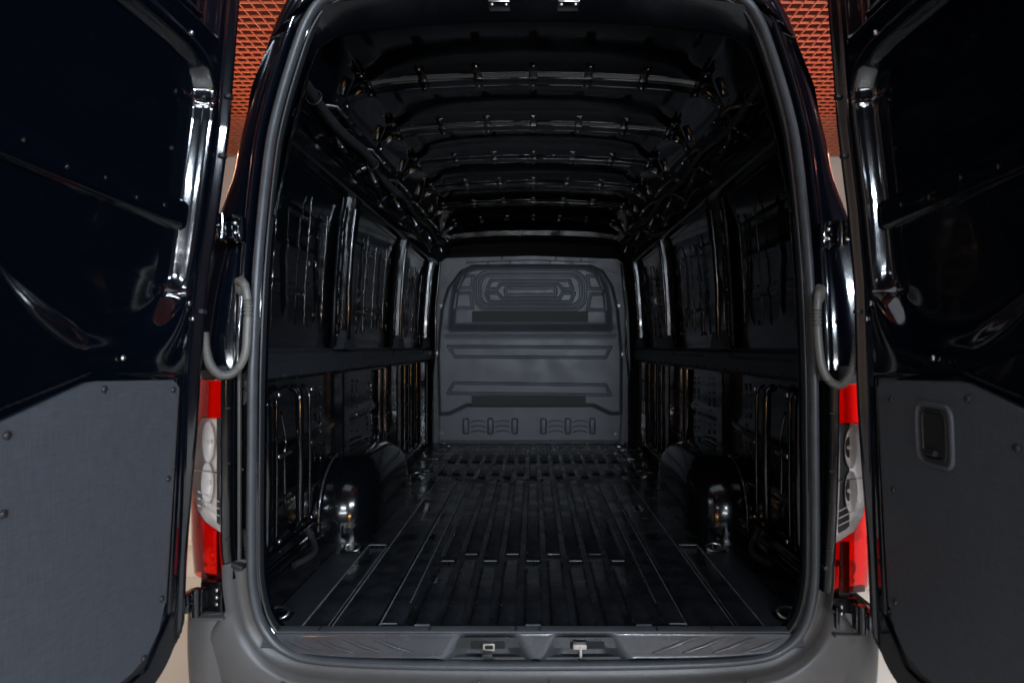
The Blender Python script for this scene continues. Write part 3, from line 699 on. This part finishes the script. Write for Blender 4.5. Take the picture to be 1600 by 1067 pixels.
for x in (-0.62, -0.30, -0.05, 0.02, 0.36, 0.52): box('sill_joint', (x, 0.018, FZ+0.0065), (0.004, 0.03, 0.002), 'dark_plastic', sl, bev=0)

# bumper: lofted along the lower loop
lowi = sorted([i for i in range(NL) if ls[i].z < 0.93], key=lambda i: math.atan2(ls[i].x, -(ls[i].z-1.6)))
rows = []
for i in lowi:
    p_, n = ls[i], nrm[i]; z = p_.z; side = abs(n.x)
    # full outward reach; narrow above the lower hinge cut-out
    reach = 0.085+0.085*float(sm(0.80, 0.74, z)) if side > 0.6 else 0.085+0.085*float(sm(0.80, 0.74, z))
    if z < 0.74: reach = 0.17+0.16*float(sm(0.74, 0.60, z))
    if side > 0.6: reach = min(reach, (0.985-abs(p_.x))/side)
    prof = [(0.012, 0.03), (0.018, 0.004), (0.026, 0.0), (0.040, -0.004), (0.048, -0.018), (0.056, -0.034), (0.066, -0.040), (max(reach*0.62, 0.070), -0.046), (max(reach*0.80, 0.075), -0.048), (max(reach-0.01, 0.08), -0.040), (reach, -0.022), (reach+0.003, 0.05)]
    cap = (0.036 if p_.x > 0 else 0.062)+0.4*float(sm(0.80, 0.765, z)) if side > 0.6 else 1.0
    rows.append([p_+n*min(a, cap+0.0005*q)+Vector((0, b_, 0)) for q, (a, b_) in enumerate(prof)])
bump = obj('bumper', *strip_mesh(rows), 'bumper_plastic', van)
for s in (-1, 1):   # bumper corner skirts under the hinges
    rows = []
    for z in np.linspace(0.775, 0.38, 14):
        k = (0.775-z)/0.395; xo = 0.985-0.055*k**1.5; yy = -0.05-0.03*math.sin(k*PI*0.6)
        rows.append([(s*0.80, yy+0.06, z), (s*0.86, yy+0.03, z), (s*0.90, yy+0.012, z), (s*0.93, yy+0.008, z), (s*(xo-0.02), yy+0.014, z), (s*(xo-0.005), yy+0.028, z), (s*xo, yy+0.06, z), (s*(xo+0.01), 0.3, z)])
    obj('bumper_corner', *strip_mesh(rows), 'bumper_plastic', van)
box('bumper_step', (0, -0.02, 0.50), (1.7, 0.10, 0.12), 'bumper_plastic', van, bev=0.02)
tube('bumper_reflector', [(-0.93, -0.085, 0.565), (-0.87, -0.085, 0.56)], 0.014, 'red_back', van, 8)
for x in (-0.70, -0.15, 0.05, 0.60): stud(bump, (x, -0.050, 0.585), 0.007, (0, -1, 0.3), 'zinc')

# ------------------------------------------------------------------ tail lamps
LI = lerp([(592, 342), (700, 341), (850, 341), (900, 347)])
LO = lerp([(588, 315), (700, 306), (760, 303), (850, 304), (900, 308)])
def tail(s):
    yq = np.linspace(594, 902, 40) if s < 0 else np.linspace(600, 922, 40)
    def ex(py):
        if s < 0: a, b_ = float(LO(py)), float(LI(py))
        else: a, b_ = float(np.interp(py, [600, 700, 800, 880, 922], [1343, 1347, 1353, 1356, 1352])), float(np.interp(py, [608, 700, 820, 922], [1315, 1315, 1311, 1305]))
        xo = wp(a+s*5, py, 0.015)[0]; xi = wp(b_-s*3, py, -0.035)[0]; return xi, xo, wp(0, py, -0.02)[2]
    root = bpy.data.objects.new('tail_lamp', None); C.objects.link(root); root.parent = van
    back = []; frnt = []
    for py in yq:
        xi, xo, z = ex(py)
        back.append([(xi, 0.04, z), ((xi+xo)/2, 0.03, z), (xo-0.004*s, 0.06, z)])
    def seg(name, p0, p1, m, a=0.0, b_=1.0, yo=0.0, n=14):
        rows = []
        for py in np.linspace(p0, p1, n):
            xi, xo, z = ex(py); f0 = a(py) if callable(a) else a; f1 = b_(py) if callable(b_) else b_
            row = []
            for k in range(8):
                f = f0+(f1-f0)*k/7; x = xi+(xo-xi)*f
                row.append((x, -0.035+0.05*f**3+yo*(1-abs(2*k/7-1)**4)+(0.001 if yo > 0.002 else 0), z))
            if f1 > 0.98: row += [(xo+0.002*s*f1, 0.05+yo, z), (xo+0.002*s*f1, 0.14, z)]
            rows.append(row[::-1] if s > 0 else row)
        return obj(name, *strip_mesh(rows), m, root)
    T0, T1 = yq[0], yq[-1]; K = lambda f: T0+(T1-T0)*f
    sharp(obj('lamp_housing', *strip_mesh(back), 'lamp_back', root))
    # boundary of the clear window (fraction across from the inner edge)
    cw = lambda py: float(np.interp((py-T0)/(T1-T0), [0.19, 0.22, 0.40, 0.55, 0.64, 0.71, 0.76], [0.55, 0.72, 0.78, 0.80, 0.70, 0.40, 0.02]))
    seg('red_lens', T0, K(0.19), 'red_lens')
    seg('clear_lens', K(0.19), K(0.76), 'clear_lens', 0.0, cw, -0.0005, 24)
    seg('red_lens', K(0.19), K(0.76), 'red_lens', cw, 1.0, 0, 24)
    seg('red_lens', K(0.76), T1, 'red_lens')
    seg('lamp_reflector', T0, K(0.19), 'red_back', 0.0, 0.985, 0.018)
    seg('lamp_reflector', K(0.19), K(0.76), 'lamp_back', 0.0, lambda q: max(cw(q)-0.01, 0.01), 0.032, 24)
    seg('lamp_reflector', K(0.19), K(0.76), 'red_back', cw, 0.985, 0.010, 24)
    seg('lamp_reflector', K(0.76), T1, 'red_back', 0.0, 0.985, 0.032)
    def bowl(f, u, rx, rz, m):
        xi, xo, z = ex(K(f)); x = xi+(xo-xi)*u; rows = []
        for k in range(7):
            r = k/6; rows.append([(x+rx*r*math.cos(a), (0.012 if f > 0.8 else -0.004)-0.020*r*r, z+rz*r*math.sin(a)) for a in np.linspace(0, 2*PI, 17)[:-1]])
        obj('lamp_bowl', *strip_mesh(rows, True), m, root)
        bm = bmesh.new(); bmesh.ops.create_uvsphere(bm, u_segments=10, v_segments=8, radius=0.006)
        for v in bm.verts: v.co += Vector((x, 0.0 if f > 0.8 else -0.014, z))
        bmobj('bulb', bm, 'reflector', root, True)
    bowl(0.31, 0.38, 0.018, 0.058, 'reflector'); bowl(0.52, 0.38, 0.018, 0.060, 'reflector')
    bowl(0.90, 0.42, 0.022, 0.026, 'reflector'); bowl(0.965, 0.42, 0.022, 0.014, 'reflector')
    for k in range(3): # ribs moulded in the clear window
        fz = 0.56+0.035*k
        tube('lens_rib', [(ex(K(fz))[0]+(ex(K(fz))[1]-ex(K(fz))[0])*0.02, -0.034, ex(K(fz+0.05))[2]), (ex(K(fz))[0]+(ex(K(fz))[1]-ex(K(fz))[0])*0.6, -0.026, ex(K(fz))[2])], 0.0012, 'lamp_back', root, 5)
    for f in (0.455,):
        a = ex(K(f)); tube('divider', [(a[0], -0.037, a[2]-0.004), (a[0]+(a[1]-a[0])*0.76, -0.016, a[2])], 0.0022, 'zinc', root, 6)
    # inner edge housing strip, bluish dark plastic beside the lens
    rows = []
    for py in np.linspace(T0-4, T1+2, 16):
        xi, xo, z = ex(py); rows.append([(xi-0.001*s, -0.034, z), (xi-0.006*s, -0.036, z), (xi-s*0.022, -0.02, z), (xi-s*0.028, 0.05, z)])
    obj('lamp_side', *strip_mesh(rows), 'inner_paint', root)
    for f in (0.14, 0.42, 0.80):
        a = ex(K(f)); box('side_clip', (a[0]-s*0.014, -0.027, a[2]), (0.018, 0.008, 0.004), 'dark_plastic', root, bev=0.001)
for s in (-1, 1): tail(s)

# ------------------------------------------------------------------ hinges and cable hoses
def hinge(s, px, py, big):
    x, _, z = wp(px, py, -0.03)
    root = bpy.data.objects.new('hinge', None); C.objects.link(root); root.parent = van
    if big:
        bm = bmesh.new(); add_box(bm, (x, -0.005, z), (0.078, 0.05, 0.085), 0.006); add_box(bm, (x-s*0.030, -0.036, z-0.004), (0.010, 0.03, 0.060), 0.003); add_box(bm, (x+s*0.02, -0.045, z), (0.010, 0.03, 0.070), 0.004)
        sharp(bmobj('hinge_bracket', bm, 'inner_paint', root, True)); box('hinge_arm', (x+s*0.046, -0.065, z+0.005), (0.03, 0.06, 0.05), 'black_paint', root, bev=0.008)
        tube('hinge_pin', [(x+s*0.032, -0.060, z-0.040), (x+s*0.032, -0.060, z+0.036)], 0.012, 'inner_paint', root, 12)
        for dz in (-0.02, 0.0, 0.02): stud(root, (x-s*0.010, -0.034, z+dz), 0.007, (0, -1, 0), 'zinc')
        box('hinge_cover', (x, -0.03, z-0.050), (0.085, 0.06, 0.008), 'bumper_plastic', root, bev=0.002)
    else:
        bm = bmesh.new(); add_box(bm, (x, -0.0, z), (0.058, 0.04, 0.075), 0.006)
        add_box(bm, (x, -0.03, z+0.03), (0.055, 0.03, 0.010), 0.004); add_box(bm, (x, -0.03, z-0.03), (0.055, 0.03, 0.010), 0.004)
        sharp(bmobj('hinge_bracket', bm, 'black_paint', root, True)); box('hinge_arm', (x+s*0.030, -0.05, z), (0.034, 0.06, 0.036), 'black_paint', root, bev=0.008)
        tube('hinge_pin', [(x+s*0.012, -0.040, z-0.034), (x+s*0.012, -0.040, z+0.034)], 0.011, 'black_paint', root, 12)
        for dx, dz in ((-0.014, 0.014), (-0.014, -0.014)): stud(root, (x+dx*s, -0.022, z+dz), 0.008, (0, -1, 0), 'zinc')
hinge(-1, 356, 355, False); hinge(1, 1306, 365, False)
hinge(-1, 334, 932, True); hinge(1, 1320, 958, True)
def hose(s, P):
    root = bpy.data.objects.new('cable_hose', None); C.objects.link(root); root.parent = van
    pts = catmull([wp(px, py, y) for px, py, y in P], 30)
    n = len(pts); r0 = 0.0105
    k0, k1 = int(n*0.30), int(n*0.40)
    def rad(i):
        f = i/n
        if f < 0.12: return 0.0125
        if 0.20 < f < 0.27 or f > 0.52: return r0+0.0020*(1 if (i//2) % 2 else -1)
        return 0.0112
    bm = bmesh.new(); tube_mesh(bm, pts, rad, 12); sharp(bmobj('corrugated_tube', bm, 'hose_plastic', root, True), 80)
    x, y, z = pts[0]; bm = bmesh.new(); bmesh.ops.create_uvsphere(bm, u_segments=14, v_segments=10, radius=0.019)
    for v in bm.verts: v.co = Vector((x+v.co.x*0.9, y+0.015+v.co.y, z+v.co.z*1.5-0.012))
    bmobj('grommet', bm, 'hose_plastic', root, True)
hose(-1, [(373, 440, -0.01), (382, 446, -0.04), (387, 475, -0.045), (386, 520, -0.05), (382, 556, -0.055), (366, 581, -0.06), (346, 586, -0.065), (330, 572, -0.07), (322, 548, -0.07), (319, 520, -0.065)])
hose(1, [(1284, 452, -0.01), (1279, 462, -0.04), (1277, 490, -0.045), (1279, 535, -0.05), (1285, 575, -0.055), (1300, 598, -0.06), (1316, 600, -0.065), (1330, 582, -0.07), (1337, 552, -0.07), (1340, 520, -0.065)])

# ------------------------------------------------------------------ rear doors, open at a right angle
XI = {-1: lerp([(0.4, 0.945), (0.93, 0.924), (1.44, 0.898), (1.7, 0.878), (1.9, 0.848), (2.12, 0.818), (2.5, 0.790), (2.8, 0.77)]), 1: lerp([(0.4, 0.915), (0.93, 0.893), (1.44, 0.872), (1.7, 0.865), (1.9, 0.848), (2.12, 0.820), (2.5, 0.792), (2.8, 0.775)])}
def door(s):
    root = bpy.data.objects.new('rear_door', None); C.objects.link(root); root.parent = van
    HY = -0.075; xi_ = XI[s]
    def am(U, V, Hh): return s*(xi_(V)+0.028+Hh), HY-U, V
    def amp(u, v, t): x, y, z = am(np.float64(u), np.float64(v), t); return (float(x), float(y), float(z))
    rec = None
    outl = lambda U, V: sd_rbox(U, V, 0.40, 1.628, 0.40, 0.982, 0.15 if s < 0 else 0.13)
    rec = [(0.068, 2.17), (0.068, 1.95), (0.070, 1.74), (0.082, 1.65), (0.115, 1.585), (0.165, 1.543), (0.24, 1.522), (0.33, 1.518), (0.40, 1.535), (0.50, 1.60), (0.62, 1.72), (0.70, 1.85), (0.72, 2.0), (0.72, 2.18), (0.69, 2.24), (0.60, 2.26), (0.40, 2.262), (0.18, 2.26), (0.105, 2.243), (0.074, 2.21)]
    rec = [(p_.x, p_.z) for p_ in catmull([(a, 0, b_) for a, b_ in rec], 6, closed=True)]
    def h(U, V):
        so = outl(U, V); sr = sd_poly(U, V, rec)
        wide = 0.010+0.05*sm(1.72, 1.56, V)*sm(0.75, 0.5, U)
        t = 0.046*np.clip(0.5-0.5*np.tanh((sr+wide*0.3)/(wide*0.55)), 0, 1)
        # raised bead around the recess
        t -= 0.004*np.exp(-((sr-0.014)/0.006)**2)*sm(1.60, 1.70, V)
        # pressed ledges that close the side flank above and below
        for zz in (2.165, 1.665): t -= 0.006*np.exp(-((V-zz)/0.006)**2)*sm(0.135, 0.12, U)*sm(0.05, 0.06, U)
        # upper pocket
        sp_ = sd_poly(U, V, [(0.07, 2.34), (0.42, 2.34), (0.42, 2.56), (0.12, 2.56), (0.07, 2.50)])
        t += 0.03*sm(0.006, -0.012, sp_); t -= 0.005*np.exp(-((sp_-0.010)/0.006)**2)
        sq = sd_poly(U, V, [(0.10, 2.375), (0.38, 2.375), (0.38, 2.53), (0.13, 2.53)]); t -= 0.006*np.exp(-(sq/0.006)**2)
        # inward flange at the hinge edge, rounded perimeter
        t -= 0.024*sm(0.040, 0.012, U)*sm(-0.002, -0.012, so)*(0.5+0.5*sm(0.95, 1.45, V))
        t += 0.05*np.clip((so+0.016)/0.016, 0, 1.2)**2
        # shallow step below the recess where the board sits
        t += 0.006*sm(0.0, -0.008, sd_poly(U, V, [(0.055, 1.452), (0.36, 1.475), (0.78, 1.36), (0.78, 0.72), (0.14, 0.72), (0.055, 0.82)]))
        return t+0.0008*np.sin(U*17+V*9)
    inner = field('door_inner', 0.0, 0.80, 0.64, 2.615, 0.005, h, am, 'black_paint', root, keep=lambda U, V: outl(U, V) < 0.002)
    # outer skin
    def oh(U, V): return 0.072-0.05*np.clip((outl(U, V)+0.03)/0.03, 0, 1)**2
    field('door_skin', 0.0, 0.80, 0.64, 2.615, 0.012, oh, am, 'black_paint', root, keep=lambda U, V: outl(U, V) < 0.002)
    # edge seal
    # cross beam with bolts
    bw = 0.05
    rows = []
    for u in np.linspace(0.085, 0.74, 24):
        zc = 1.868+0.045*(u-0.1)
        row = []
        for dz, t in ((0.040, 0.048), (0.036, 0.030), (0.030, 0.022), (0.020, 0.020), (-0.018, 0.020), (-0.030, 0.022), (-0.036, 0.030), (-0.040, 0.048)): row.append(amp(u, zc+dz, t))
        rows.append(row)
    beam = obj('cross_beam', *strip_mesh(rows), 'black_paint', root); sharp(beam, 40)
    for k in range(6):
        u = 0.17+0.095*k; stud(root, amp(u, 1.868+0.045*(u-0.1)-0.012*(k % 2), 0.018), 0.005, (-s, 0, 0), 'inner_paint')
    # trim board
    bp = [(0.075, 1.425), (0.095, 1.440), (0.345, 1.452), (0.375, 1.450), (0.56, 1.392), (0.74, 1.33), (0.765, 1.30), (0.765, 0.78), (0.73, 0.745), (0.20, 0.745), (0.145, 0.76), (0.105, 0.80), (0.085, 0.86)]
    mp = 'board_grey'
    prism('trim_board', bp, amp, 0.008, -0.002, mp, root, 0.0025)
    def amp2(q, off):
        return None
    # light edge strip down the hinge side of the board
    prism('board_edge', [(0.068, 1.420), (0.0735, 1.420), (0.0835, 0.86), (0.078, 0.86)], amp, 0.008, 0.0, 'bumper_plastic', root, 0.0008)
    def at(px, py):   # measured screw positions on the board plane
        X = 0.955
        for _ in range(4):
            d = X*F/abs(px-833); z = CAMZ-(py-542)/F*d; X = float(xi_(z))+0.026
        return (HY-(d+CAMY)*1.0, z)
    scr = [(162, 608), (270, 609), (10, 680), (262, 748), (4, 803), (252, 935), (224, 1028), (-60, 720)] if s < 0 else [(1393, 624), (1513, 623), (1396, 765), (1400, 940), (1590, 700)]
    for px, py in scr:
        u, z = at(px, py)
        o = stud(root, amp(u, z, -0.004), 0.0085, (-s, 0, 0), 'dark_plastic', 'screw')
    if s > 0:   # recessed grip in the right board: rim and darker cup
        u0, z1 = at(1437, 634); u1, z0 = at(1484, 728)
        cu, cz, hu, hz = (u0+u1)/2, (z0+z1)/2, abs(u1-u0)/2, abs(z1-z0)/2
        for nm, kx, kz, mt_, r in (('grip_frame', 1.25, 1.12, 'board_grey', 0.006), ('grip_rim', 0.85, 0.88, 'dark_plastic', 0.0045)):
            pts = []
            for a in np.linspace(0, 2*PI, 41):
                pts.append(amp(cu+math.copysign(abs(math.cos(a))**0.35, math.cos(a))*hu*kx, cz+math.copysign(abs(math.sin(a))**0.35, math.sin(a))*hz*kz, -0.002))
            tube(nm, pts, r, mt_, root, 8)
        prism('grip_cup', [(cu-hu*0.8, cz-hz*0.8), (cu+hu*0.8, cz-hz*0.8), (cu+hu*0.8, cz+hz*0.8), (cu-hu*0.8, cz+hz*0.8)], amp, 0.0, -0.0035, 'black_fabric', root, 0.001)
        tube('grip_catch', [amp(cu-hu*0.5, cz-hz*0.68, -0.008), amp(cu+hu*0.3, cz-hz*0.66, -0.010)], 0.007, 'dark_plastic', root, 8)
    # small fittings: brackets and plugs seen in the recess
    for u, z in ((0.055, 1.64), (0.28, 1.50), (0.17, 2.29), (0.035, 1.60)):
        stud(root, amp(u, z, -0.002), 0.007, (-s, 0, 0), 'zinc', 'plug')
    for z in (1.62, 2.04, 2.20): box('bumper_stop', amp(0.025, z, -0.02), (0.014, 0.02, 0.012), 'dark_plastic', root, bev=0.003)
    tube('gas_strut', [amp(0.52, 1.62, 0.02), amp(0.60, 1.53, 0.0)], 0.004, 'zinc', root, 6)
    return root
for s in (-1, 1): door(s)
# striker plates in the header
for px in (780, 888):
    x, y, z = wp(px, 7, 0.095)
    st = bpy.data.objects.new('header_striker', None); C.objects.link(st); st.parent = van
    box('plate', (x, 0.10, z), (0.065, 0.05, 0.008), 'zinc', st, bev=0.002)
    for dx in (-0.022, 0.022): stud(st, (x+dx, 0.09, z-0.006), 0.007, (0, -0.5, -1), 'zinc')
# wheels under the load floor
for s in (-1, 1):
    wh = bpy.data.objects.new('wheel', None); C.objects.link(wh); wh.parent = van
    rows = []
    for k in range(33):
        a = 2*PI*k/32; rows.append([(s*(0.82+dx), 1.24+r*math.cos(a), 0.35+r*math.sin(a)) for dx, r in ((-0.11, 0.22), (-0.11, 0.31), (-0.08, 0.345), (0.08, 0.345), (0.11, 0.31), (0.11, 0.22))])
    obj('tyre', *strip_mesh(rows), 'tyre', wh)
    rows = []
    for k in range(33):
        a = 2*PI*k/32; rows.append([(s*(0.82+dx), 1.24+r*math.cos(a), 0.35+r*math.sin(a)) for dx, r in ((0.108, 0.225), (0.09, 0.20), (0.06, 0.12), (0.09, 0.06), (0.09, 0.001))])
    obj('rim', *strip_mesh(rows), 'steel', wh)
